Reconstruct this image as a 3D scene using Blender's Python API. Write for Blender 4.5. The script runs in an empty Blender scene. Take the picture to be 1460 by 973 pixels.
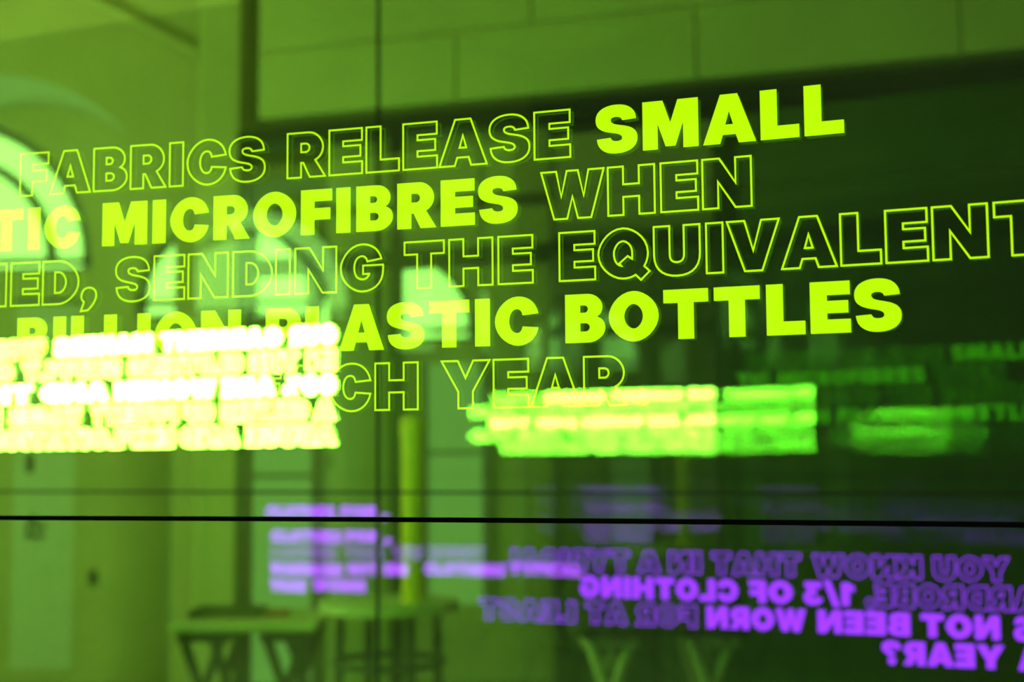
import bpy, bmesh, math
from mathutils import Vector, Matrix

sc = bpy.context.scene
C = sc.collection

# ------------------------------------------------------------------ camera
F_PX, PITCH, ROLL, EYE = 2000.0, 0.085929, -0.007332, 1.5
RT = Vector((1, 0, 0)); FW = Vector((0, math.cos(PITCH), math.sin(PITCH))); UP = Vector((0, -math.sin(PITCH), math.cos(PITCH)))
cr, sr = math.cos(ROLL), math.sin(ROLL)
CRT = RT * cr + UP * sr
CUP = RT * -sr + UP * cr
cam = bpy.data.cameras.new('camera'); cam_o = bpy.data.objects.new('camera', cam); C.objects.link(cam_o)
cam_o.matrix_world = Matrix(((CRT.x, CUP.x, -FW.x, 0), (CRT.y, CUP.y, -FW.y, 0), (CRT.z, CUP.z, -FW.z, EYE), (0, 0, 0, 1)))
cam.sensor_width = 36.0; cam.lens = F_PX * 36 / 1460; cam.clip_start = 0.05
cam.dof.use_dof = True; cam.dof.focus_distance = 1.47; cam.dof.aperture_fstop = 3.3
sc.camera = cam_o

# ------------------------------------------------------------------ world, view, lights
w = bpy.data.worlds.new('world'); sc.world = w; w.use_nodes = True
w.node_tree.nodes['Background'].inputs[0].default_value = (0.3, 1.0, 0.1, 1)
w.node_tree.nodes['Background'].inputs[1].default_value = 0.0
sc.view_settings.view_transform = 'Standard'; sc.view_settings.look = 'None'
sc.view_settings.gamma = 1; sc.view_settings.use_curve_mapping = False
sc.view_settings.exposure = 0.0
sc.cycles.transparent_max_bounces = 40
sc.cycles.sample_clamp_indirect = 0.0
sc.cycles.max_bounces = 10; sc.cycles.glossy_bounces = 8; sc.cycles.diffuse_bounces = 3


def area(name, loc, target, size, power, col, size_y=None, spread=math.pi):
    l = bpy.data.lights.new(name, 'AREA'); l.energy = power; l.color = col; l.size = size; l.spread = spread
    if size_y: l.shape = 'RECTANGLE'; l.size_y = size_y
    o = bpy.data.objects.new(name, l); C.objects.link(o); o.location = loc
    o.rotation_euler = (Vector(target) - Vector(loc)).to_track_quat('-Z', 'Y').to_euler()
    return o


# added area light for assumed, unseen left-wall windows; lights the bulkhead and walls
area('added_daylight_left', (-5.9, 5.6, 2.6), (0.0, 6.6, 2.2), 3.4, 290, (1.0, 0.97, 0.90), 2.6)


# ------------------------------------------------------------------ helpers
def at(px, py, Y):
    """point on the ray of a photograph pixel at depth Y (world y)"""
    a = (px - 730) / F_PX; b = (486.5 - py) / F_PX
    d = CRT * a + CUP * b + FW
    return Vector((0, 0, EYE)) + d * (Y / d.y)


def at_line(px, py, Y0, k):
    """the same on the upright plane Y = Y0 + k X"""
    a = (px - 730) / F_PX; b = (486.5 - py) / F_PX
    d = CRT * a + CUP * b + FW
    return Vector((0, 0, EYE)) + d * (Y0 / (d.y - k * d.x))


def tag(o, label=None, cat=None, group=None, kind=None):
    if label: o['label'] = label
    if cat: o['category'] = cat
    if group: o['group'] = group
    if kind: o['kind'] = kind
    return o


def empty(name, loc=(0, 0, 0), rz=0):
    o = bpy.data.objects.new(name, None); C.objects.link(o); o.location = loc; o.rotation_euler = (0, 0, rz); o.empty_display_size = .1
    return o


def obj(name, bm, mat, parent=None, smooth=False):
    me = bpy.data.meshes.new(name)
    bmesh.ops.recalc_face_normals(bm, faces=bm.faces)
    bm.to_mesh(me); bm.free()
    if smooth:
        for p in me.polygons: p.use_smooth = True
    me.materials.append(mat)
    o = bpy.data.objects.new(name, me); C.objects.link(o)
    if parent: o.parent = parent
    return o


def bx(bm, x0, x1, y0, y1, z0, z1, bev=0.0, rz=0, c=None):
    r = bmesh.ops.create_cube(bm, size=1)
    vs = r['verts']
    bmesh.ops.scale(bm, verts=vs, vec=(x1 - x0, y1 - y0, z1 - z0))
    if rz: bmesh.ops.rotate(bm, verts=vs, cent=(0, 0, 0), matrix=Matrix.Rotation(rz, 3, 'Z'))
    bmesh.ops.translate(bm, verts=vs, vec=((x0 + x1) / 2, (y0 + y1) / 2, (z0 + z1) / 2))
    if bev:
        es = list({e for v in vs for e in v.link_edges})
        bmesh.ops.bevel(bm, geom=es, offset=bev, segments=2, affect='EDGES', profile=.5)
    return bm


def tube(bm, p0, p1, r0, r1=None, seg=12):
    p0 = Vector(p0); p1 = Vector(p1); d = p1 - p0; r1 = r0 if r1 is None else r1
    r = bmesh.ops.create_cone(bm, cap_ends=True, segments=seg, radius1=r0, radius2=r1, depth=d.length)
    m = Matrix.Translation((p0 + p1) / 2) @ d.to_track_quat('Z', 'Y').to_matrix().to_4x4()
    bmesh.ops.transform(bm, matrix=m, verts=r['verts'])
    return bm


def slab(bm, path, th, z0, z1):
    """upright sheet of thickness th along a plan polyline"""
    n = len(path); F = []; B = []
    for i, (x, y) in enumerate(path):
        a = path[max(i - 1, 0)]; b = path[min(i + 1, n - 1)]
        t = Vector((b[0] - a[0], b[1] - a[1])).normalized(); nn = Vector((-t.y, t.x))
        F.append((x, y)); B.append((x + nn.x * th, y + nn.y * th))
    R = lambda L: [bm.verts.new((x, y, z)) for (x, y) in L for z in (z0, z1)]
    f, b, f2, b2 = R(F), R(B), R(F), R(B)      # the faces keep their own vertices, so that smooth shading stays on each face
    for i in range(n - 1):
        bm.faces.new((f[2*i], f[2*i+2], f[2*i+3], f[2*i+1])); bm.faces.new((b[2*i], b[2*i+1], b[2*i+3], b[2*i+2]))
    f3, b3 = R(F), R(B)
    for i in range(n - 1):
        bm.faces.new((f2[2*i+1], f2[2*i+3], b2[2*i+3], b2[2*i+1])); bm.faces.new((f3[2*i], b3[2*i], b3[2*i+2], f3[2*i+2]))
    f4, b4 = R(F), R(B)
    for i in (0, n - 1): bm.faces.new((f4[2*i], f4[2*i+1], b4[2*i+1], b4[2*i]))
    bmesh.ops.delete(bm, geom=[v for v in bm.verts if not v.link_faces], context='VERTS')
    return bm


# ------------------------------------------------------------------ materials
def mat_surface(name, col, rough=.6, var=.12, scale=6, bump=.02, metal=0):
    m = bpy.data.materials.new(name); m.use_nodes = True; nt = m.node_tree; b = nt.nodes['Principled BSDF']
    tc = nt.nodes.new('ShaderNodeTexCoord'); no = nt.nodes.new('ShaderNodeTexNoise'); no.inputs['Scale'].default_value = scale; no.inputs['Detail'].default_value = 4
    rp = nt.nodes.new('ShaderNodeValToRGB')
    rp.color_ramp.elements[0].position = .3; rp.color_ramp.elements[1].position = .7
    rp.color_ramp.elements[0].color = tuple(c * (1 - var) for c in col) + (1,)
    rp.color_ramp.elements[1].color = tuple(min(1, c * (1 + var)) for c in col) + (1,)
    nt.links.new(tc.outputs['Object'], no.inputs['Vector']); nt.links.new(no.outputs['Fac'], rp.inputs['Fac']); nt.links.new(rp.outputs['Color'], b.inputs['Base Color'])
    b.inputs['Roughness'].default_value = rough; b.inputs['Metallic'].default_value = metal
    if bump:
        bp = nt.nodes.new('ShaderNodeBump'); bp.inputs['Strength'].default_value = bump * 5; bp.inputs['Distance'].default_value = .01
        nt.links.new(no.outputs['Fac'], bp.inputs['Height']); nt.links.new(bp.outputs['Normal'], b.inputs['Normal'])
    return m


def mat_pane(name, tint, refl):
    m = bpy.data.materials.new(name); m.use_nodes = True; nt = m.node_tree; nt.nodes.clear()
    out = nt.nodes.new('ShaderNodeOutputMaterial'); mx = nt.nodes.new('ShaderNodeMixShader')
    t = nt.nodes.new('ShaderNodeBsdfTransparent'); t.inputs[0].default_value = tint + (1,)
    g = nt.nodes.new('ShaderNodeBsdfGlossy'); g.inputs['Roughness'].default_value = 0.0; g.inputs[0].default_value = (1, 1, 1, 1)
    mx.inputs[0].default_value = refl
    nt.links.new(t.outputs[0], mx.inputs[1]); nt.links.new(g.outputs[0], mx.inputs[2]); nt.links.new(mx.outputs[0], out.inputs[0])
    return m


def mat_glow(name, col, strength, see=0.0):
    """edge-lit engraving: gives off light and lets some of what is behind through"""
    m = bpy.data.materials.new(name); m.use_nodes = True; nt = m.node_tree; nt.nodes.clear()
    out = nt.nodes.new('ShaderNodeOutputMaterial'); e = nt.nodes.new('ShaderNodeEmission')
    e.inputs[0].default_value = col + (1,)
    tc = nt.nodes.new('ShaderNodeTexCoord'); no = nt.nodes.new('ShaderNodeTexNoise'); no.inputs['Scale'].default_value = 40
    mr = nt.nodes.new('ShaderNodeMapRange'); mr.inputs[3].default_value = strength * .93; mr.inputs[4].default_value = strength * 1.07
    nt.links.new(tc.outputs['Object'], no.inputs['Vector']); nt.links.new(no.outputs['Fac'], mr.inputs[0]); nt.links.new(mr.outputs[0], e.inputs[1])
    if see > 0:
        ad = nt.nodes.new('ShaderNodeAddShader'); t = nt.nodes.new('ShaderNodeBsdfTransparent'); t.inputs[0].default_value = (see, see, see, 1)
        nt.links.new(e.outputs[0], ad.inputs[0]); nt.links.new(t.outputs[0], ad.inputs[1]); nt.links.new(ad.outputs[0], out.inputs[0])
    else:
        nt.links.new(e.outputs[0], out.inputs[0])
    return m


M = dict(
    plaster=mat_surface('cream_plaster', (.74, .66, .36), .8, .06, 3),
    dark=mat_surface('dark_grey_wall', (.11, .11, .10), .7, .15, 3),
    floor=mat_surface('concrete_floor', (.36, .35, .32), .5, .15, 4),
    black=mat_surface('black_metal', (.012, .014, .012), .4, .2, 20, 0),
    seal=mat_surface('black_rubber', (.004, .004, .004), .9, .2, 30, 0),
    wood=mat_surface('pale_wood', (.66, .58, .42), .5, .1, 9),
    leg=mat_surface('dark_legs', (.035, .034, .03), .5, .2, 12),
    white=mat_surface('white_fabric', (.82, .82, .80), .8, .04, 12),
    yellow=mat_surface('yellow_plastic', (.95, .62, .02), .35, .05, 8, 0),
    cloth=mat_surface('banner_cloth', (.78, .78, .76), .8, .04, 12),
    red=mat_surface('red_card', (.5, .12, .06), .6, .1, 8, 0),
    frame=mat_surface('window_frame_paint', (.28, .28, .26), .6, .1, 8),
    pane_front=mat_pane('green_tinted_acrylic', (.64, 1.0, .41), .11),
    pane_side=mat_pane('mirroring_acrylic', (.97, 1.0, .97), .42),
    pane_rear=mat_pane('rear_acrylic', (.97, 1.0, .97), .21),
    pane_plain=mat_pane('partition_glass', (.9, .97, .9), .02),
    day=mat_glow('daylight_pane', (.93, 1.0, .97), 2.8),
    dim=mat_glow('dim_daylight_pane', (.93, 1.0, .97), .5),
    txt=mat_glow('lime_engraving', (.53, 1.0, .0), .88, .88),
    txt_rear=mat_glow('bright_lime_engraving', (.48, 1.0, .22), 92.0),
    txt_violet=mat_glow('violet_engraving', (.125, .006, 1.0), 10.5),
    txt_violet2=mat_glow('strong_violet_engraving', (.17, .013, 1.0), 30.0),
)

# ------------------------------------------------------------------ glyphs (cap height 1)
K = .5523


def bez(p, c1, c2, q, n=7):
    r = []
    for i in range(1, n + 1):
        t = i / n; s = 1 - t
        r.append((s**3*p[0] + 3*s*s*t*c1[0] + 3*s*t*t*c2[0] + t**3*q[0], s**3*p[1] + 3*s*s*t*c1[1] + 3*s*t*t*c2[1] + t**3*q[1]))
    return r


def path(*seg):
    """points and ('c', c1, c2, q) cubic pieces"""
    r = []
    for s in seg:
        if s[0] == 'c': r += bez(r[-1], s[1], s[2], s[3])
        else: r.append(s)
    out = []
    for p in r:
        if not out or abs(p[0] - out[-1][0]) + abs(p[1] - out[-1][1]) > 1e-4: out.append(p)
    if abs(out[0][0] - out[-1][0]) + abs(out[0][1] - out[-1][1]) < 1e-4: out.pop()
    return out


def hv(p, e, k=.56):
    """quarter curve leaving p horizontally and arriving at e vertically"""
    return ('c', (p[0] + (e[0] - p[0]) * k, p[1]), (e[0], e[1] + (p[1] - e[1]) * (1 - k) * 1.0), e)


def vh(p, e, k=.56):
    return ('c', (p[0], p[1] + (e[1] - p[1]) * k), (e[0] + (p[0] - e[0]) * (1 - k), e[1]), e)


def ell(cx, cy, rx, ry):
    t, l, b, r = (cx, cy + ry), (cx - rx, cy), (cx, cy - ry), (cx + rx, cy)
    return path(t, hv(t, l), vh(l, b), hv(b, r), vh(r, t))


def s_glyph():
    W = .86
    T1, T2, ct, cl, md, rt, bt = (.836, .69), (.55, .672), (.43, .752), (.315, .69), (.58, .562), (.86, .29), (.43, -.01)
    half = path(T1, T2, ('c', (.535, .73), (.49, .752), ct), ('c', (.36, .752), (.315, .735), cl), ('c', (.315, .61), (.42, .595), md), ('c', (.78, .515), (.86, .44), rt),
                ('c', (.86, .1), (.69, -.01), bt), ('c', (.19, -.01), (.03, .10), (W - T1[0], 1 - T1[1])))
    half.pop()
    # path() may have dropped nothing here; mirror through the centre
    return [half + [(W - x, 1 - y) for x, y in half]]


def glyphs():
    G = {}
    G['I'] = (.33, [[(0, 0), (0, 1), (.33, 1), (.33, 0)]])
    G['L'] = (.74, [[(0, 0), (0, 1), (.325, 1), (.325, .265), (.74, .265), (.74, 0)]])
    G['E'] = (.755, [[(0, 0), (0, 1), (.75, 1), (.75, .735), (.32, .735), (.32, .625), (.715, .625), (.715, .385), (.32, .385), (.32, .265), (.755, .265), (.755, 0)]])
    G['F'] = (.73, [[(0, 0), (0, 1), (.73, 1), (.73, .735), (.32, .735), (.32, .585), (.69, .585), (.69, .325), (.32, .325), (.32, 0)]])
    G['H'] = (.97, [[(0, 0), (0, 1), (.32, 1), (.32, .63), (.65, .63), (.65, 1), (.97, 1), (.97, 0), (.65, 0), (.65, .37), (.32, .37), (.32, 0)]])
    G['T'] = (.9, [[(.29, 0), (.29, .73), (0, .73), (0, 1), (.9, 1), (.9, .73), (.61, .73), (.61, 0)]])
    G['N'] = (.97, [[(0, 0), (0, 1), (.34, 1), (.66, .49), (.66, 1), (.97, 1), (.97, 0), (.65, 0), (.31, .53), (.31, 0)]])
    G['M'] = (1.12, [[(0, 0), (0, 1), (.41, 1), (.56, .54), (.71, 1), (1.12, 1), (1.12, 0), (.815, 0), (.815, .52), (.66, .05), (.46, .05), (.305, .52), (.305, 0)]])
    G['A'] = (1.04, [[(0, 0), (.35, 1), (.69, 1), (1.04, 0), (.70, 0), (.645, .175), (.395, .175), (.34, 0)], [(.445, .385), (.595, .385), (.52, .65)]])
    G['V'] = (1.02, [[(0, 1), (.345, 1), (.51, .4), (.675, 1), (1.02, 1), (.68, 0), (.34, 0)]])
    G['W'] = (1.34, [[(0, 1), (.325, 1), (.43, .46), (.55, 1), (.79, 1), (.91, .46), (1.015, 1), (1.34, 1), (1.065, 0), (.785, 0), (.67, .46), (.555, 0), (.275, 0)]])
    G['Y'] = (1.06, [[(0, 1), (.36, 1), (.53, .64), (.70, 1), (1.06, 1), (.69, .35), (.69, 0), (.37, 0), (.37, .35)]])
    G['X'] = (1.0, [[(0, 0), (.31, .51), (.02, 1), (.39, 1), (.5, .77), (.61, 1), (.98, 1), (.69, .51), (1, 0), (.63, 0), (.5, .25), (.37, 0)]])
    G['K'] = (.98, [[(0, 0), (0, 1), (.32, 1), (.32, .62), (.58, 1), (.95, 1), (.62, .54), (.98, 0), (.6, 0), (.40, .35), (.32, .25), (.32, 0)]])
    G['O'] = (1.03, [ell(.515, .5, .515, .515), ell(.515, .5, .19, .25)])
    qo = path((.515, 1.015), hv((.515, 1.015), (0, .5)), vh((0, .5), (.515, -.015)), ('c', (.62, -.015), (.70, .005), (.77, .05)), (.88, -.06), (1.06, .11), (.95, .22),
              ('c', (1.0, .30), (1.03, .39), (1.03, .5)), vh((1.03, .5), (.515, 1.015)))
    qi = path((.515, .75), hv((.515, .75), (.325, .5)), ('c', (.325, .34), (.40, .26), (.47, .252)), (.44, .30), (.61, .44), (.70, .38), ('c', (.71, .46), (.705, .5), (.705, .52)), vh((.705, .52), (.515, .75)))
    G['Q'] = (1.05, [qo, qi])
    G['C'] = (.95, [path((.945, .645), ('c', (.90, .87), (.73, 1.015), (.5, 1.015)), hv((.5, 1.015), (0, .5)), vh((0, .5), (.5, -.015)), ('c', (.73, -.015), (.90, .13), (.945, .355)),
                         (.60, .385), ('c', (.585, .29), (.54, .25), (.48, .25)), ('c', (.38, .25), (.315, .36), (.315, .5)), ('c', (.315, .64), (.38, .75), (.48, .75)), ('c', (.54, .75), (.585, .71), (.60, .615)))])
    G['G'] = (.99, [path((.945, .685), ('c', (.89, .88), (.73, 1.015), (.5, 1.015)), hv((.5, 1.015), (0, .5)), vh((0, .5), (.5, -.015)), ('c', (.80, -.015), (.98, .17), (.985, .45)), (.985, .55),
                         (.52, .55), (.52, .365), (.665, .365), ('c', (.64, .28), (.58, .25), (.51, .25)), ('c', (.39, .25), (.315, .35), (.315, .5)), ('c', (.315, .65), (.385, .755), (.49, .755)), ('c', (.55, .755), (.60, .72), (.62, .635)))])
    G['D'] = (.94, [path((0, 0), (0, 1), (.42, 1), hv((.42, 1), (.94, .5)), vh((.94, .5), (.42, 0))), path((.32, .26), (.42, .26), hv((.42, .26), (.61, .5)), vh((.61, .5), (.42, .74)), (.32, .74))])
    G['U'] = (.93, [path((0, 1), (.32, 1), (.32, .42), ('c', (.32, .31), (.37, .26), (.465, .26)), ('c', (.56, .26), (.61, .31), (.61, .42)), (.61, 1), (.93, 1), (.93, .42), ('c', (.93, .13), (.75, -.015), (.465, -.015)), ('c', (.18, -.015), (0, .13), (0, .42)))])
    G['J'] = (.7, [path((.38, 1), (.7, 1), (.7, .36), ('c', (.7, .12), (.55, -.015), (.33, -.015)), ('c', (.18, -.015), (.06, .04), (0, .12)), (.14, .34), ('c', (.27, .24), (.38, .24), (.38, .38)))])
    G['P'] = (.84, [path((0, 0), (0, 1), (.5, 1), hv((.5, 1), (.84, .665)), vh((.84, .665), (.5, .33)), (.32, .33), (.32, 0)), path((.32, .575), (.43, .575), hv((.43, .575), (.52, .665)), vh((.52, .665), (.43, .755)), (.32, .755))])
    G['R'] = (.88, [path((0, 0), (0, 1), (.5, 1), hv((.5, 1), (.83, .67)), ('c', (.83, .53), (.76, .43), (.65, .375)), (.88, 0), (.525, 0), (.37, .325), (.32, .325), (.32, 0)), path((.32, .565), (.43, .565), hv((.43, .565), (.515, .66)), vh((.515, .66), (.43, .755)), (.32, .755))])
    G['B'] = (.84, [path((0, 0), (0, 1), (.48, 1), hv((.48, 1), (.785, .735)), ('c', (.785, .63), (.74, .56), (.67, .525)), ('c', (.78, .49), (.84, .41), (.84, .29)), vh((.84, .29), (.5, 0))),
                    path((.32, .615), (.41, .615), hv((.41, .615), (.48, .69)), vh((.48, .69), (.41, .765)), (.32, .765)), path((.32, .23), (.43, .23), hv((.43, .23), (.515, .315)), vh((.515, .315), (.43, .40)), (.32, .40))])
    G['S'] = (.86, s_glyph())
    G['.'] = (.33, [ell(.165, .155, .165, .165)])
    G[','] = (.37, [path((0, -.19), (.075, .02), ('c', (.02, .06), (.0, .12), (.01, .17)), ('c', (.02, .30), (.11, .355), (.20, .35)), ('c', (.31, .345), (.37, .26), (.365, .16)), ('c', (.36, .04), (.25, -.10), (.17, -.17)))])
    G['1'] = (.55, [[(.22, 0), (.22, .66), (0, .60), (0, .84), (.27, 1), (.55, 1), (.55, 0)]])
    G['/'] = (.7, [[(0, -.08), (.42, 1.08), (.7, 1.08), (.28, -.08)]])
    G['3'] = (.83, [path((.04, .74), (.05, 1), (.78, 1), (.78, .80), (.58, .60), ('c', (.74, .56), (.83, .45), (.83, .31)), ('c', (.83, .11), (.67, -.015), (.41, -.015)), ('c', (.17, -.015), (.02, .09), (0, .28)), (.31, .33),
                         ('c', (.32, .27), (.35, .245), (.41, .245)), ('c', (.48, .245), (.52, .275), (.52, .325)), ('c', (.52, .39), (.47, .415), (.38, .415)), (.26, .415), (.26, .60), (.41, .74))])
    G['8'] = (.86, [ell(.43, .5, .43, .515), ell(.43, .70, .13, .09), ell(.43, .30, .14, .1)])
    G['0'] = (.9, [ell(.45, .5, .45, .515), ell(.45, .5, .14, .25)])
    G['?'] = (.78, [path((0, .66), ('c', (.01, .88), (.16, 1.015), (.40, 1.015)), ('c', (.63, 1.015), (.78, .90), (.78, .72)), ('c', (.78, .50), (.56, .50), (.53, .36)), (.24, .36), ('c', (.24, .54), (.46, .58), (.46, .69)), ('c', (.46, .73), (.43, .755), (.39, .755)), ('c', (.34, .755), (.315, .72), (.31, .66))),
                    ell(.385, .135, .165, .16)])
    return G


GL = glyphs()
SIDE = {c: (.055, .055) for c in 'HIMN1EFKLBDPRU'}
SIDE.update({c: (.03, .03) for c in 'OQCGS830.,?'})
SIDE.update({c: (.01, .01) for c in 'AVWYX/J'}); SIDE['T'] = (.045, .045)
SIDE.update({c: (.055, .02) for c in 'EFKLBDPR'})
_letter_mesh = {}
STROKE = .040


def letter_mesh(ch, style, matname):
    key = (ch, style, matname)
    if key in _letter_mesh: return _letter_mesh[key]
    me = bpy.data.meshes.new('letter')
    cons = GL[ch][1]
    if style == 'solid':
        cu = bpy.data.curves.new('tmp', 'CURVE'); cu.dimensions = '2D'; cu.fill_mode = 'BOTH'
        for c in cons:
            sp = cu.splines.new('POLY'); sp.points.add(len(c) - 1); sp.use_cyclic_u = True
            for i, (x, y) in enumerate(c): sp.points[i].co = (x, y, 0, 1)
        o = bpy.data.objects.new('tmp', cu)
        tmp = bpy.data.meshes.new_from_object(o)
        bpy.data.objects.remove(o); bpy.data.curves.remove(cu)
        me = tmp; me.name = 'letter'; me.materials.clear()
        # keep one side only
        bm = bmesh.new(); bm.from_mesh(me)
        bad = [f for f in bm.faces if f.normal.z < -.5 ]
        if bad and len(bad) < len(bm.faces): bmesh.ops.delete(bm, geom=bad, context='FACES')
        bm.to_mesh(me); bm.free()
    else:
        vs = []; fs = []
        h = STROKE / 2
        for c in cons:
            n = len(c); base = len(vs)
            for i in range(n):
                p = Vector(c[i]); a = Vector(c[i - 1]); b = Vector(c[(i + 1) % n])
                d1 = (p - a).normalized(); d2 = (b - p).normalized()
                n1 = Vector((-d1.y, d1.x)); n2 = Vector((-d2.y, d2.x))
                m = (n1 + n2); m = m.normalized() if m.length > 1e-4 else n1
                L = h / max(.35, m.dot(n1))
                vs += [(p.x + m.x * L, p.y + m.y * L, 0), (p.x - m.x * L, p.y - m.y * L, 0)]
            for i in range(n):
                j = (i + 1) % n
                fs.append((base + 2*i, base + 2*i + 1, base + 2*j + 1, base + 2*j))
        me.from_pydata(vs, [], fs)
    me.materials.append(M[matname])
    _letter_mesh[key] = me
    return me


def put_word(parent, word, u0, u1, v, cap, style, matname, frame, vfun=None):
    """letters of a word between u0 and u1 (reading direction) on a sheet; frame(u, v) -> point, reading direction"""
    wd = []; x = 0
    for i, ch in enumerate(word):
        l, r = SIDE.get(ch, (.04, .04))
        if i: x += l + SIDE.get(word[i - 1], (.04, .04))[1] + .02
        wd.append([ch, x]); x += GL[ch][0]
    k = (abs(u1 - u0) / cap) / x
    sgn = 1 if u1 > u0 else -1
    for ch, x0 in wd:
        gw = GL[ch][0] * k * cap
        u = u0 + sgn * x0 * k * cap
        p, t = frame(u, v); pm, tm = frame(u + sgn * gw / 2, v)
        o = bpy.data.objects.new('solid_letter' if style == 'solid' else 'outlined_letter', letter_mesh(ch, style, matname))
        C.objects.link(o); o.parent = parent
        X = tm * (k * cap); Z = Vector((0, 0, cap))
        org = pm - tm * (gw / 2)
        Nn = X.cross(Z).normalized() * cap
        base = parent.matrix_basis.inverted()
        mw = Matrix(((X.x, Z.x, Nn.x, org.x), (X.y, Z.y, Nn.y, org.y), (X.z, Z.z, Nn.z, org.z), (0, 0, 0, 1)))
        o.matrix_local = base @ mw


# ------------------------------------------------------------------ the room
H = 4.9
def room_box(name, x0, x1, y0, y1, z0, z1, m): return tag(obj(name, bx(bmesh.new(), x0, x1, y0, y1, z0, z1), M[m]), kind='structure')
room_box('floor', -6.2, 6.2, -2.7, 11.2, -.1, 0, 'floor')
room_box('ceiling', -6.2, 6.2, -2.7, 11.2, H, H + .1, 'plaster')
room_box('wall_left', -6.2, -6.0, -2.5, 11.2, 0, H, 'plaster')
room_box('wall_right', 6.0, 6.2, -2.5, 11.2, 0, H, 'dark')
room_box('wall_front', -6.2, 6.2, -2.7, -2.5, 0, H, 'dark')


def arch_pts(cx, cz, r, n=24): return [(cx + r * math.cos(math.pi * i / n), cz + r * math.sin(math.pi * i / n)) for i in range(n + 1)]


def wall_with_arches(name, x0, x1, z0, z1, y, th, openings, m):
    """upright wall facing the camera with arched openings (cx, spring z, radius, sill z), built in vertical strips"""
    bm = bmesh.new()
    xs = sorted({x0, x1} | {round(c + r * math.cos(math.pi * i / 24), 5) for c, s, r, sl in openings for i in range(25) if x0 < c + r * math.cos(math.pi * i / 24) < x1})
    def quad(a, b, za, zb, ta, tb):
        for yy in (y, y + th):
            vs = [bm.verts.new((a, yy, za)), bm.verts.new((b, yy, zb)), bm.verts.new((b, yy, tb)), bm.verts.new((a, yy, ta))]
            bm.faces.new(vs if yy == y else vs[::-1])
    def reveal(p, r_):
        vs = [bm.verts.new((p[0], y, p[1])), bm.verts.new((r_[0], y, r_[1])), bm.verts.new((r_[0], y + th, r_[1])), bm.verts.new((p[0], y + th, p[1]))]
        bm.faces.new(vs)
    for a, b in zip(xs[:-1], xs[1:]):
        mid = (a + b) / 2; hit = None
        for c, s, r, sl in openings:
            if abs(mid - c) < r: hit = (c, s, r, sl)
        if not hit: quad(a, b, z0, z0, z1, z1); continue
        c, s, r, sl = hit
        top = lambda x: s + math.sqrt(max(0, r * r - (x - c) ** 2))
        quad(a, b, top(a), top(b), z1, z1); reveal((a, top(a)), (b, top(b)))
        if sl > z0: quad(a, b, z0, z0, sl, sl); reveal((a, sl), (b, sl))
    for c, s, r, sl in openings:
        for x in (c - r, c + r):
            if x0 < x < x1: reveal((x, sl), (x, s))
    me_o = obj(name, bm, M[m])
    return tag(me_o, kind='structure')


def arch_window(name, label, c, s, r, sill, y, bar_r=None, group=None):
    root = empty(name, (c, y, sill)); tag(root, kind='structure')
    # pane: thin arched slab
    def outline(rr, zb): return [(rr, zb)] + [(x, z) for x, z in arch_pts(0, s - sill, rr)] + [(-rr, zb)]
    def ring(ra, rb, z0, yy0, yy1):
        bm = bmesh.new(); A = outline(ra, z0); B = outline(rb, z0)
        for i in range(len(A) - 1):
            for y_, fl in ((yy0, 0), (yy1, 1)):
                bm.faces.new([bm.verts.new((p[0], y_, p[1])) for p in (A[i], A[i+1], B[i+1], B[i])])
            for L in (A, B):
                bm.faces.new([bm.verts.new(v) for v in ((L[i][0], yy0, L[i][1]), (L[i+1][0], yy0, L[i+1][1]), (L[i+1][0], yy1, L[i+1][1]), (L[i][0], yy1, L[i][1]))])
        bmesh.ops.remove_doubles(bm, verts=bm.verts, dist=1e-5)
        return bm
    bm = bmesh.new(); O = outline(r - .03, 0.03)
    f = bm.faces.new([bm.verts.new((x, .03, z)) for x, z in O])
    g = bmesh.ops.extrude_face_region(bm, geom=[f]); bmesh.ops.translate(bm, verts=[e for e in g['geom'] if isinstance(e, bmesh.types.BMVert)], vec=(0, .02, 0))
    obj('pane', bm, M['day'], root)
    obj('frame', ring(r, r - .07, 0, -.02, .06), M['frame'], root)
    if bar_r: obj('tracery_bar', ring(bar_r, bar_r - .07, s - sill, -.02, .03), M['frame'], root)
    bm = bmesh.new(); bx(bm, -r, r, -.02, .03, s - sill - .02, s - sill + .02); obj('transom', bm, M['frame'], root)
    return root


YB = 9.0
p = at(-20, 370, YB); niche = (p.x, p.z, 273 / F_PX * YB, 0.0)
YW = 9.8
w1 = at(-80, 372, YW); w2 = at(322, 430, YW); w3 = at(560, 470, YW)
wins = [(w1.x, w1.z, 212 / F_PX * YW, at(0, 386, YW).z), (w2.x, w2.z, 130 / F_PX * YW, at(400, 452, YW).z), (w3.x, w3.z, 122 / F_PX * YW, at(600, 486, YW).z)]
xe = at(338, 300, YB).x
wall_with_arches('wall_back', -6.0, xe, 0, H, YB, .78, [niche], 'plaster')
wall_with_arches('wall_rear', -6.0, 6.0, 0, H, YW, .3, wins, 'plaster')
arch_window('window_1', '', *wins[0], YW + .05, bar_r=.78)
arch_window('window_2', '', *wins[1], YW + .05)
arch_window('window_3', '', *wins[2], YW + .05)

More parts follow.
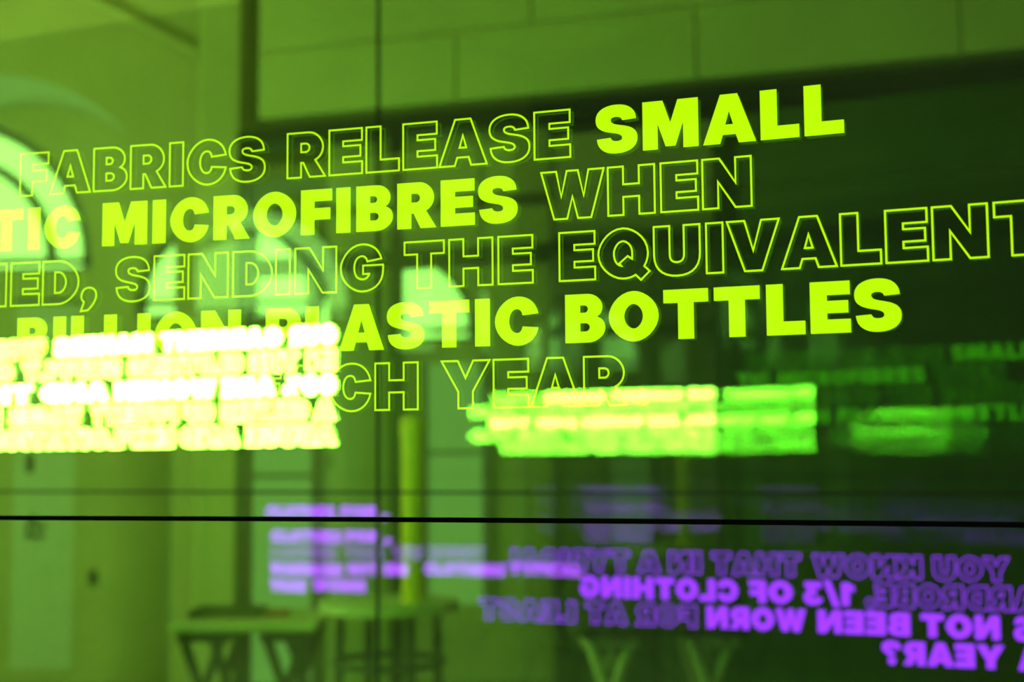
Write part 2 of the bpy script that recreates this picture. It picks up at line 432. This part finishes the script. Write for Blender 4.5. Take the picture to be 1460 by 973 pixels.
# pale plaster lining of the niche arch
bm = bmesh.new(); A_ = arch_pts(niche[0], niche[1], niche[2], 32); B_ = arch_pts(niche[0], niche[1], niche[2] - .006, 32)
A_ = [(A_[0][0], 0)] + A_ + [(A_[-1][0], 0)]; B_ = [(B_[0][0], 0)] + B_ + [(B_[-1][0], 0)]
for i in range(len(A_) - 1):
    P4 = [(A_[i], YB - .001), (A_[i+1], YB - .001), (B_[i+1], YB - .001), (B_[i], YB - .001)]
    bm.faces.new([bm.verts.new((c[0], y_, c[1])) for c, y_ in P4])
    bm.faces.new([bm.verts.new(v) for v in ((B_[i][0], YB - .001, B_[i][1]), (B_[i+1][0], YB - .001, B_[i+1][1]), (B_[i+1][0], YW, B_[i+1][1]), (B_[i][0], YW, B_[i][1]))])
    bm.faces.new([bm.verts.new(v) for v in ((A_[i][0], YB - .001, A_[i][1]), (A_[i+1][0], YB - .001, A_[i+1][1]), (A_[i+1][0], YW, A_[i+1][1]), (A_[i][0], YW, A_[i][1]))])
bmesh.ops.remove_doubles(bm, verts=bm.verts, dist=1e-5)
tag(obj('trim_2', bm, M['white']), kind='structure')

# vault rib above the niche
a = at(110, -12, YB - .06); b = at(285, 76, YB - .06)
bm = bmesh.new(); tube(bm, a, b, .035, seg=8); tag(obj('trim_1', bm, M['plaster']), kind='structure')

# square column beside the partition
YC = 7.4
c0 = at(281, 400, YC).x; c1 = at(340, 400, YC).x
bm = bmesh.new(); bx(bm, c0, c1, YC, YC + .3, 0, H, .01)
tag(obj('column', bm, M['plaster']), 'square lime plaster column between the arched niche and the black partition', 'column')

c0 = at(468, 400, 8.3).x; c1 = at(556, 400, 8.3).x
bm = bmesh.new(); bx(bm, c0, c1, 8.3, 8.6, 0, H, .01)
tag(obj('column', bm, M['plaster']), 'square grey green plaster column seen through the partition beside the bright yellow tube', 'column')

# dark wall behind the right half of the partition
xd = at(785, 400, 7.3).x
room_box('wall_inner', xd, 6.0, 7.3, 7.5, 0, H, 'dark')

# ------------------------------------------------------------------ bulkhead and black framed partition
PY0, PK = 6.0, -.33
def part_pt(px, py): return at_line(px, py, PY0, PK)
def beam(px0, py0, px1, py1, hpx0, depth=.12, name='', m='black', parent=None, off=0.0):
    """level bar along the partition from pixel column px0 to px1; height from the photograph at its middle"""
    A = part_pt(px0, py0); B = part_pt(px1, py1); hh = hpx0 / F_PX * PY0
    z = (A.z + B.z) / 2
    d = (B - A); d.z = 0; L = d.length; ang = math.atan2(d.y, d.x)
    bm = bmesh.new(); bx(bm, 0, L, off, off + depth, -hh / 2, hh / 2)
    bmesh.ops.rotate(bm, verts=bm.verts, cent=(0, 0, 0), matrix=Matrix.Rotation(ang, 3, 'Z'))
    bmesh.ops.translate(bm, verts=bm.verts, vec=(A.x, A.y, z))
    return obj(name, bm, M[m], parent)

ztop = (part_pt(370, 188).z + part_pt(1460, 104).z) / 2
pa = part_pt(368, 400); pb = part_pt(1640, 400)
ang = math.atan2(pb.y - pa.y, pb.x - pa.x); LB = (Vector((pb.x, pb.y)) - Vector((pa.x, pa.y))).length
bulk = empty('bulkhead', (pa.x, pa.y, ztop), ang); tag(bulk, kind='structure')
bm = bmesh.new(); bx(bm, 0, LB, .0, .5, .08, H - ztop); obj('bulkhead_core', bm, M['plaster'], bulk)
# two courses of facing boards with open joints
zj = part_pt(700, 42).z - ztop
cuts = [0, .98, 2.05, 3.1, LB]
for zi, (za, zb) in enumerate(((.075, zj - .008), (zj + .008, H - ztop))):
    for i in range(len(cuts) - 1):
        o_ = .35 if zi else 0
        x0 = max(0, cuts[i] + (o_ if i else 0)); x1 = min(LB, cuts[i + 1] + (o_ if i < len(cuts) - 2 else 0))
        bm = bmesh.new(); bx(bm, x0 + .004, x1 - .004, -.02, .01, za, zb, .004)
        obj('facing_board', bm, M['plaster'], bulk)

prt = empty('glazed_partition', (0, 0, 0)); tag(prt, 'tall black metal framed glass partition under the lime green bulkhead', 'partition')
beam(338, 192, 1640, 90, 24, .14, 'top_rail', 'black', prt)
beam(357, 296, 1640, 232, 13, .08, 'transom', 'black', prt, .03)
beam(357, 372, 1640, 318, 26, .08, 'transom', 'black', prt, .03)
for px, wpx in ((347, 19), (566, 13), (797, 9), (1600, 16)):
    P_ = part_pt(px, 400); wd = wpx / F_PX * P_.y
    bm = bmesh.new(); bx(bm, P_.x - wd / 2, P_.x + wd / 2, P_.y, P_.y + .12, 0, ztop); obj('post', bm, M['black'], prt)
edges = [(357, 560), (573, 789), (803, 1592)]
for x0, x1 in edges:
    A = part_pt(x0, 400); B = part_pt(x1, 400)
    bm = slab(bmesh.new(), [(A.x, A.y + .06), (B.x, B.y + .06)], .008, .02, ztop - .02); obj('glass_pane', bm, M['pane_plain'], prt)

# ------------------------------------------------------------------ hall furniture
# pale full-height glazing strips on the rear wall behind the partition, banner on the back wall
def strip_window(name, px0, px1, py0, py1, Y, pymid=None):
    A = at(px0, py0, Y); B = at(px1, py1, Y)
    root = empty(name, ((A.x + B.x) / 2, Y, B.z)); tag(root, kind='structure')
    wv = (B.x - A.x) / 2; hv_ = A.z - B.z
    bm = bmesh.new(); bx(bm, -wv, wv, 0, .03, 0, hv_); obj('pane', bm, M['dim'], root)
    for s_ in (-1, 1):
        bm = bmesh.new(); bx(bm, s_ * wv - .02, s_ * wv + .02, -.03, .03, 0, hv_); obj('jamb', bm, M['frame'], root)
    bm = bmesh.new(); bx(bm, -wv, wv, -.02, .0, hv_ * .62, hv_ * .62 + .03); obj('glazing_bar', bm, M['frame'], root)
strip_window('window_4', 352, 448, 500, 985, YW - .04)
strip_window('window_5', 606, 692, 520, 862, YW - .04)

A = at(24, 430, YB - .02); B = at(100, 955, YB - .02)
ban = empty('hanging_banner', ((A.x + B.x) / 2, YB - .0014, B.z)); tag(ban, 'long narrow white banner with dark marks hanging below the arched window', 'banner')
wv = (B.x - A.x) / 2; hb = A.z - B.z
bm = bmesh.new(); bx(bm, -wv, wv, 0, .012, 0, hb, .003); obj('cloth', bm, M['cloth'], ban)
bm = bmesh.new(); tube(bm, (-wv - .02, .006, hb), (wv + .02, .006, hb), .015); obj('hanging_rod', bm, M['black'], ban)
for (mx, my, mw, mh) in ((38, 662, 12, 26), (42, 742, 9, 12), (52, 752, 16, 9), (46, 766, 26, 7), (36, 756, 6, 22)):
    P_ = at(mx, my, YB - .06); hw = mw / F_PX * YB / 2; hh = mh / F_PX * YB / 2
    bm = bmesh.new(); bx(bm, P_.x - ban.location.x - hw, P_.x - ban.location.x + hw, -.003, .002, P_.z - ban.location.z - hh, P_.z - ban.location.z + hh, .001); obj('printed_mark', bm, M['leg'], ban)
P_ = at(133, 824, YB)
sw = empty('wall_switch', (P_.x, YB, P_.z)); tag(sw, 'small dark switch plate on the lime green wall beside the banner', 'switch')
bm = bmesh.new(); bx(bm, -.03, .03, -.02, 0, -.05, .05, .006); obj('plate', bm, M['leg'], sw)
bm = bmesh.new(); bx(bm, -.012, .012, -.028, -.018, -.02, .02, .003); obj('rocker', bm, M['black'], sw)


def trestle_table(px0, px1, py, Y, label, legm='leg', topm='wood'):
    A = at(px0, py, Y); B = at(px1, py, Y); zt = A.z; W2 = (B.x - A.x) / 2
    t = empty('trestle_table', ((A.x + B.x) / 2, Y + .3, 0)); tag(t, label, 'table')
    bm = bmesh.new(); bx(bm, -W2, W2, -.3, .3, zt - .032, zt, .01); obj('tabletop', bm, M[topm], t)
    for sx in (-1, 1):
        xc = sx * W2 * .56
        for sd in (-1, 1):
            for yy in (-.22, .22):
                bm = bmesh.new(); tube(bm, (xc + sd * .08, yy + sd * .022, zt - .035), (xc - sd * .215, yy + sd * .022, 0), .021, .019, 10); obj('leg', bm, M[legm], t)
        bm = bmesh.new(); bx(bm, xc - .11, xc + .11, -.2, -.17, .30, .33); obj('crossbar', bm, M[legm], t)
        bm = bmesh.new(); bx(bm, xc - .1, xc + .1, -.24, .24, zt - .075, zt - .032); obj('top_rail', bm, M[legm], t)
    return t


t1_top = at(236, 892, 5.5).z
t1 = trestle_table(236, 450, 892, 5.5, 'small pale topped trestle table with dark splayed legs in front of the column')
t2 = trestle_table(815, 1075, 897, 5.0, 'dark topped trestle table with pale splayed legs before the dark green wall', 'wood', 'leg')
P_ = at(305, 890, 5.55); P_.z = t1_top
tr = empty('serving_tray', (P_.x, 5.84, P_.z)); tag(tr, 'flat dark tray lying on the small trestle table', 'tray')
bm = bmesh.new(); bx(bm, -.14, .14, -.12, .12, 0, .012, .003); obj('base', bm, M['leg'], tr)
for s_ in (-1, 1):
    bm = bmesh.new(); bx(bm, -.14, .14, s_ * .115 - .006, s_ * .115 + .006, .0, .03); obj('rim', bm, M['leg'], tr)
    bm = bmesh.new(); bx(bm, s_ * .135 - .006, s_ * .135 + .006, -.12, .12, .0, .03); obj('rim', bm, M['leg'], tr)
P_ = at(382, 890, 5.55); P_.z = t1_top
rb = empty('card_box', (P_.x, 5.78, P_.z)); tag(rb, 'small reddish card box on the trestle table beside the tray', 'box')
bm = bmesh.new(); bx(bm, -.045, .045, -.03, .03, 0, .022, .003); obj('body', bm, M['red'], rb)
bm = bmesh.new(); bx(bm, -.047, .047, -.032, .032, .02, .03, .003); obj('lid', bm, M['red'], rb)

# round bar table with foot ring
YR = 5.6
P_ = at(555, 856, YR); zt = P_.z
rt = empty('round_table', (P_.x, YR, 0)); tag(rt, 'round high table with straight dark legs and a foot ring behind the glass', 'table')
bm = bmesh.new(); tube(bm, (0, 0, zt - .04), (0, 0, zt), .275, .275, 40); obj('tabletop', bm, M['wood'], rt)
for k_ in range(4):
    an = math.radians(28 + 90 * k_)
    bm = bmesh.new(); tube(bm, (.205 * math.cos(an), .205 * math.sin(an), zt - .04), (.225 * math.cos(an), .225 * math.sin(an), 0), .02, .017, 10); obj('leg', bm, M['leg'], rt)
bm = bmesh.new(); n = 40; rg = .212; tr_ = .014
zr = at(555, 944, YR).z
vv = [[bm.verts.new(((rg + tr_ * math.cos(2*math.pi*j/8)) * math.cos(2*math.pi*i/n), (rg + tr_ * math.cos(2*math.pi*j/8)) * math.sin(2*math.pi*i/n), zr + tr_ * math.sin(2*math.pi*j/8))) for j in range(8)] for i in range(n)]
for i in range(n):
    for j in range(8): bm.faces.new((vv[i][j], vv[(i+1) % n][j], vv[(i+1) % n][(j+1) % 8], vv[i][(j+1) % 8]))
obj('foot_ring', bm, M['leg'], rt, True)

# yellow tube standing on the round table
P_ = at(592, 848, YR); T_ = at(592, 596, YR)
yt = empty('yellow_tube', (P_.x, YR - .10, zt)); tag(yt, 'tall bright yellow tube standing on the round high table', 'tube')
ht = T_.z - zt; rr = 17 / F_PX * YR
bm = bmesh.new(); tube(bm, (0, 0, 0), (0, 0, ht - .07), rr * .95, rr, 28); obj('body', bm, M['yellow'], yt, False)
bm = bmesh.new(); tube(bm, (0, 0, ht - .075), (0, 0, ht - .02), rr * 1.13, rr * 1.13, 28); tube(bm, (0, 0, ht - .02), (0, 0, ht), rr * 1.13, rr * .9, 28); obj('cap', bm, M['yellow'], yt, False)
bm = bmesh.new(); tube(bm, (0, 0, ht * .56), (0, 0, ht * .575), rr * 1.03, rr * 1.03, 28); obj('joint_band', bm, M['yellow'], yt, False)

# ------------------------------------------------------------------ front acrylic sheet (gently bowed)
FB, FC, FD = .339911, .130856, 1.5
SV = [-.41 + .005 * i for i in range(330)]
SV = [s for s in SV if s <= 1.1]
S_FLAT = -.27                                  # left of here the sheet runs on straight
def front_inv(s): return 1 + FB * s + FC * s * s if s >= S_FLAT else 1 + FB * S_FLAT + FC * S_FLAT ** 2 + (FB + 2 * FC * S_FLAT) * (s - S_FLAT)
FP = [(s * FD / front_inv(s), FD / front_inv(s)) for s in SV]
ARC = [0.0]
for (a, b) in zip(FP[:-1], FP[1:]): ARC.append(ARC[-1] + math.hypot(b[0] - a[0], b[1] - a[1]))
i0 = min(range(len(SV)), key=lambda i: abs(SV[i])); off0 = ARC[i0]
ARC = [a - off0 for a in ARC]


def front_frame(u, v, eps=.0):
    i = 0
    if u <= ARC[0]: i = 0
    elif u >= ARC[-1]: i = len(ARC) - 2
    else:
        while ARC[i + 1] < u: i += 1
    t = (u - ARC[i]) / (ARC[i + 1] - ARC[i])
    x = FP[i][0] + t * (FP[i+1][0] - FP[i][0]); y = FP[i][1] + t * (FP[i+1][1] - FP[i][1])
    d = Vector((FP[i+1][0] - FP[i][0], FP[i+1][1] - FP[i][1], 0)).normalized()
    nrm = Vector((d.y, -d.x, 0))           # towards the camera
    return Vector((x, y, v)) + nrm * .0003, d


CAP, PITCHV, V0, SEAM = .051638, .066681, .324637 + EYE, -.062133 + EYE
GAP = .0026
fpan = empty('lettered_panel', (FP[0][0], FP[0][1], SEAM + GAP))
tag(fpan, 'clear upright acrylic panel with glowing lime lettering beginning FABRICS RELEASE SMALL', 'panel')
def local(bm, e):
    bmesh.ops.transform(bm, matrix=e.matrix_basis.inverted(), verts=bm.verts); return bm
fpan.matrix_basis = Matrix.Translation(fpan.location)
obj('acrylic_sheet', local(slab(bmesh.new(), FP, .006, SEAM + GAP, 2.75), fpan), M['pane_front'], fpan, True)
LINES = [
    (0, [('FABRICS', -12.0, -5.74, 'o'), ('RELEASE', -5.19, 1.31, 'o'), ('SMALL', 1.86, 6.88, 's')]),
    (1, [('TIC', -12.80, -10.37, 's'), ('MICROFIBRES', -9.81, .15, 's'), ('WHEN', .67, 5.05, 'o')]),
    (2, [('HED', -13.28, -10.40, 'o'), (',', -10.33, -9.93, 'o'), ('SENDING', -9.44, -2.9, 'o'), ('THE', -2.41, .47, 'o'), ('EQUIVALENT', 1.05, 10.47, 'o')]),
    (3, [('BILLION', -11.99, -6.29, 's'), ('PLASTIC', -5.69, .59, 's'), ('BOTTLES', 1.16, 7.85, 's')]),
    (4, [('EACH', -6.07, -2.11, 'o'), ('YEAR', -1.57, 2.44, 'o'), ('.', 2.61, 2.92, 'o')]),
]
for ln, words in LINES:
    for wd, u0, u1, st in words:
        put_word(fpan, wd, u0 * CAP, u1 * CAP, V0 - PITCHV * ln, CAP, 'solid' if st == 's' else 'outline', 'txt', front_frame)

flow = empty('plain_panel', (FP[0][0], FP[0][1], 0)); tag(flow, 'clear acrylic panel without lettering under the black joint of the lime lettered panel', 'panel')
flow.matrix_basis = Matrix.Translation(flow.location)
obj('acrylic_sheet', local(slab(bmesh.new(), FP, .006, .0, SEAM - GAP), flow), M['pane_front'], flow, True)
bm = slab(bmesh.new(), [(x, y - .0015) for x, y in FP], .009, SEAM - GAP, SEAM + GAP)
tag(obj('joint_seal', bm, M['seal']), 'thin black seal running level between the two front acrylic panels', 'seal')

# ------------------------------------------------------------------ rear acrylic sheets
RY0, RK = 3.4, -.43
rd = Vector((1, RK, 0)).normalized(); rn = Vector((rd.y, -rd.x, 0))
def rear_pt(px, py): return at_line(px, py, RY0, RK)
def rear_u(px, py=600): 
    P_ = rear_pt(px, py); return P_.x / rd.x
def rear_frame(u, v): return Vector((0, RY0, v)) + rd * u + rn * .0005, -rd
ZR = rear_pt(730, 703).z
uj = rear_u(538)
def rear_sheet(name, label, u0, u1, z0, z1):
    e = empty(name); P_ = Vector((0, RY0, z0)) + rd * u0
    e.matrix_basis = Matrix.Translation(P_); e.location = P_
    tag(e, label, 'panel')
    a, b = Vector((0, RY0, 0)) + rd * u0, Vector((0, RY0, 0)) + rd * u1
    obj('acrylic_sheet', local(slab(bmesh.new(), [(a.x, a.y), (b.x, b.y)], .006, z0, z1), e), M['pane_rear'], e)
    return e
G2 = .0035
rul = rear_sheet('lettered_panel', 'acrylic panel with dazzling lime backward lettering standing behind the front lettered panel', -2.6, uj - G2, ZR + G2, 2.75)
rur = rear_sheet('plain_panel', 'clear rear acrylic panel mirroring the lime lettering of the front panel', uj + G2, 2.6, ZR + G2, 2.75)
rll = rear_sheet('plain_panel', 'clear rear acrylic panel below the dazzling lime backward lettering', -2.6, uj - G2, 0, ZR - G2)
rlr = rear_sheet('lettered_panel', 'rear acrylic panel with violet backward lettering that ends in a question mark', uj + G2, 2.6, 0, ZR - G2)
def strip(name, u0, u1, z0, z1, label):
    a, b = Vector((0, RY0, 0)) + rd * u0 + rn * .001, Vector((0, RY0, 0)) + rd * u1 + rn * .001
    return tag(obj(name, slab(bmesh.new(), [(a.x, a.y), (b.x, b.y)], .008, z0, z1), M['leg']), label, 'seal')
strip('joint_seal', -2.6, 2.6, ZR - G2, ZR + G2, 'thin dark level seal between the upper and lower rear acrylic panels')
strip('joint_seal', uj - G2, uj + G2, ZR + G2, 2.75, 'thin dark upright seal in the rear glass above the level seal')
strip('joint_seal', uj - G2, uj + G2, 0, ZR - G2, 'thin dark upright seal in the rear glass below the level seal')

# lime backward text: reads from the far side, so words start at the right
z1 = rear_pt(476, 463).z; z5 = rear_pt(476, 634).z
pg = (z1 - z5) / 4.775; cg = pg * .775
GREEN = [
    (4, [('ABUSE', 478, 352, 'o'), ('AND', 340, 257, 'o'), ('EXPLOITATION', 247, -18, 'o')]),
    (3, [('A', 477, 448, 'o'), ('CULTURE', 438, 316, 'o'), ('OF', 304, 262, 'o'), ('POVERTY', 252, 130, 'o'), ('WAGES', 116, 14, 'o'), ('PAID', 0, -88, 'o')]),
    (2, [('80%', 478, 404, 's'), ('ARE', 391, 316, 's'), ('WOMEN', 306, 164, 's'), ('AND', 153, 58, 's'), ('THE', 44, -45, 's')]),
    (1, [('IN', 477, 438, 'o'), ('THE', 424, 356, 'o'), ('CLOTHING', 345, 182, 'o'), ('SUPPLY', 170, 30, 'o'), ('CHAIN', 16, -88, 'o')]),
    (0, [('OUR', 478, 412, 's'), ('GARMENT', 400, 228, 's'), ('MAKERS', 214, 76, 's'), ('WORK', 60, -40, 'o')]),
]
GL['%'] = (.95, [ell(.2, .74, .2, .26), ell(.75, .26, .2, .26), [(.2, 0), (.62, 1), (.76, 1), (.34, 0)]])
for ln, words in GREEN:
    zb = z5 + pg * (4 - ln)
    for wd, x0, x1, st in words:
        put_word(rul, wd, rear_u(x0), rear_u(x1), zb, cg, 'solid' if st == 's' else 'outline', 'txt_rear', rear_frame)

zp4 = rear_pt(1425, 955).z; zp1 = rear_pt(740, 812).z
pv = (zp1 - zp4) / 3; cv = pv * .81
VIO = [
    (0, [('DO', 1520, 1470, 'o'), ('YOU', 1440, 1332, 'o'), ('KNOW', 1315, 1160, 'o'), ('THAT', 1142, 1016, 'o'), ('IN', 1000, 955, 'o'), ('A', 942, 910, 'o'), ('TYPICAL', 898, 718, 'o')]),
    (1, [('WARDROBE', 1530, 1248, 'o'), (',', 1244, 1234, 'o'), ('1/3', 1218, 1146, 's'), ('OF', 1130, 1068, 's'), ('CLOTHING', 1052, 827, 's')]),
    (2, [('HAS', 1530, 1444, 's'), ('NOT', 1424, 1312, 's'), ('BEEN', 1296, 1165, 's'), ('WORN', 1148, 1007, 's'), ('FOR', 992, 906, 'o'), ('AT', 893, 835, 'o'), ('LEAST', 820, 684, 'o')]),
    (3, [('A', 1485, 1448, 's'), ('YEAR?', 1429, 1255, 's')]),
]
for ln, words in VIO:
    for wd, x0, x1, st in words:
        put_word(rlr, wd, rear_u(x0, 850), rear_u(x1, 850), zp1 - pv * ln, cv, 'solid' if st == 's' else 'outline', 'txt_violet', rear_frame)

# ------------------------------------------------------------------ side sheet with violet text, seen mirrored in the rear sheets
S1 = Vector((FP[0][0] - .012, FP[0][1] + .005, 0)); S0 = S1 + Vector((-2.1, 2.1 * .427, 0))
sd = (S1 - S0).normalized(); sn = Vector((-sd.y, sd.x, 0))
side = empty('lettered_panel', S0); side.matrix_basis = Matrix.Translation(S0); tag(side, 'mirroring acrylic panel with violet lettering set at an angle beside the front lime lettered panel', 'panel')
obj('acrylic_sheet', local(slab(bmesh.new(), [(S0.x, S0.y), (S1.x, S1.y)], .006, 0, 2.75), side), M['pane_side'], side)
rnn = Vector((-RK, 1, 0)).normalized()
def side_u(px, py):
    """u on the side sheet of the point whose mirror image in the rear sheet lies on the ray of a pixel"""
    d0 = at(px, py, 1.0) - Vector((0, 0, EYE)); o0 = Vector((0, 0, EYE))
    t = (RY0 - 0) / (d0.y - RK * d0.x); h = o0 + d0 * t
    r = d0 - 2 * d0.dot(rnn) * rnn
    # intersect with the side sheet plane
    t2 = (S0 - h).dot(sn) / r.dot(sn); P_ = h + r * t2
    return (Vector((P_.x, P_.y, 0)) - S0).dot(sd), P_.z
def side_frame(u, v): return S0 + Vector((0, 0, v)) + sd * u + sn * .004 * 2, sd
SV_ = [
    (739, [('CLOTHES', 380, 478, 's'), ('FOR', 487, 537, 's'), (',', 545, 553, 's')]),  # letters added to stand for a ghost reflection of the next row
    (774, [('CLOTHES', 387, 487, 's'), ('FOR', 494, 541, 's'), (',', 548, 558, 's')]),
    (797, [('LONGER', 387, 480, 'o'), ('THAN', 490, 545, 'o'), ('WE', 560, 600, 'o'), ('BOUGHT', 612, 690, 'o')]),
    (821, [('WARDROBE', 386, 488, 's'), ('NOT', 497, 537, 's'), ('IN', 548, 580, 's'), ('CLOTHING', 606, 720, 's'), ('TYPICAL', 728, 830, 's')]),
    (844, [('YEAR', 385, 436, 's'), ('WORN', 446, 520, 's')]),
]
for py, words in SV_:
    for wd, x0, x1, st in words:
        u0, za = side_u(x0, py); u1, zb = side_u(x1, py)
        put_word(side, wd, u0, u1, (za + zb) / 2, side_u(x0, py - 17)[1] - za, 'solid' if st == 's' else 'outline', 'txt_violet2', side_frame)
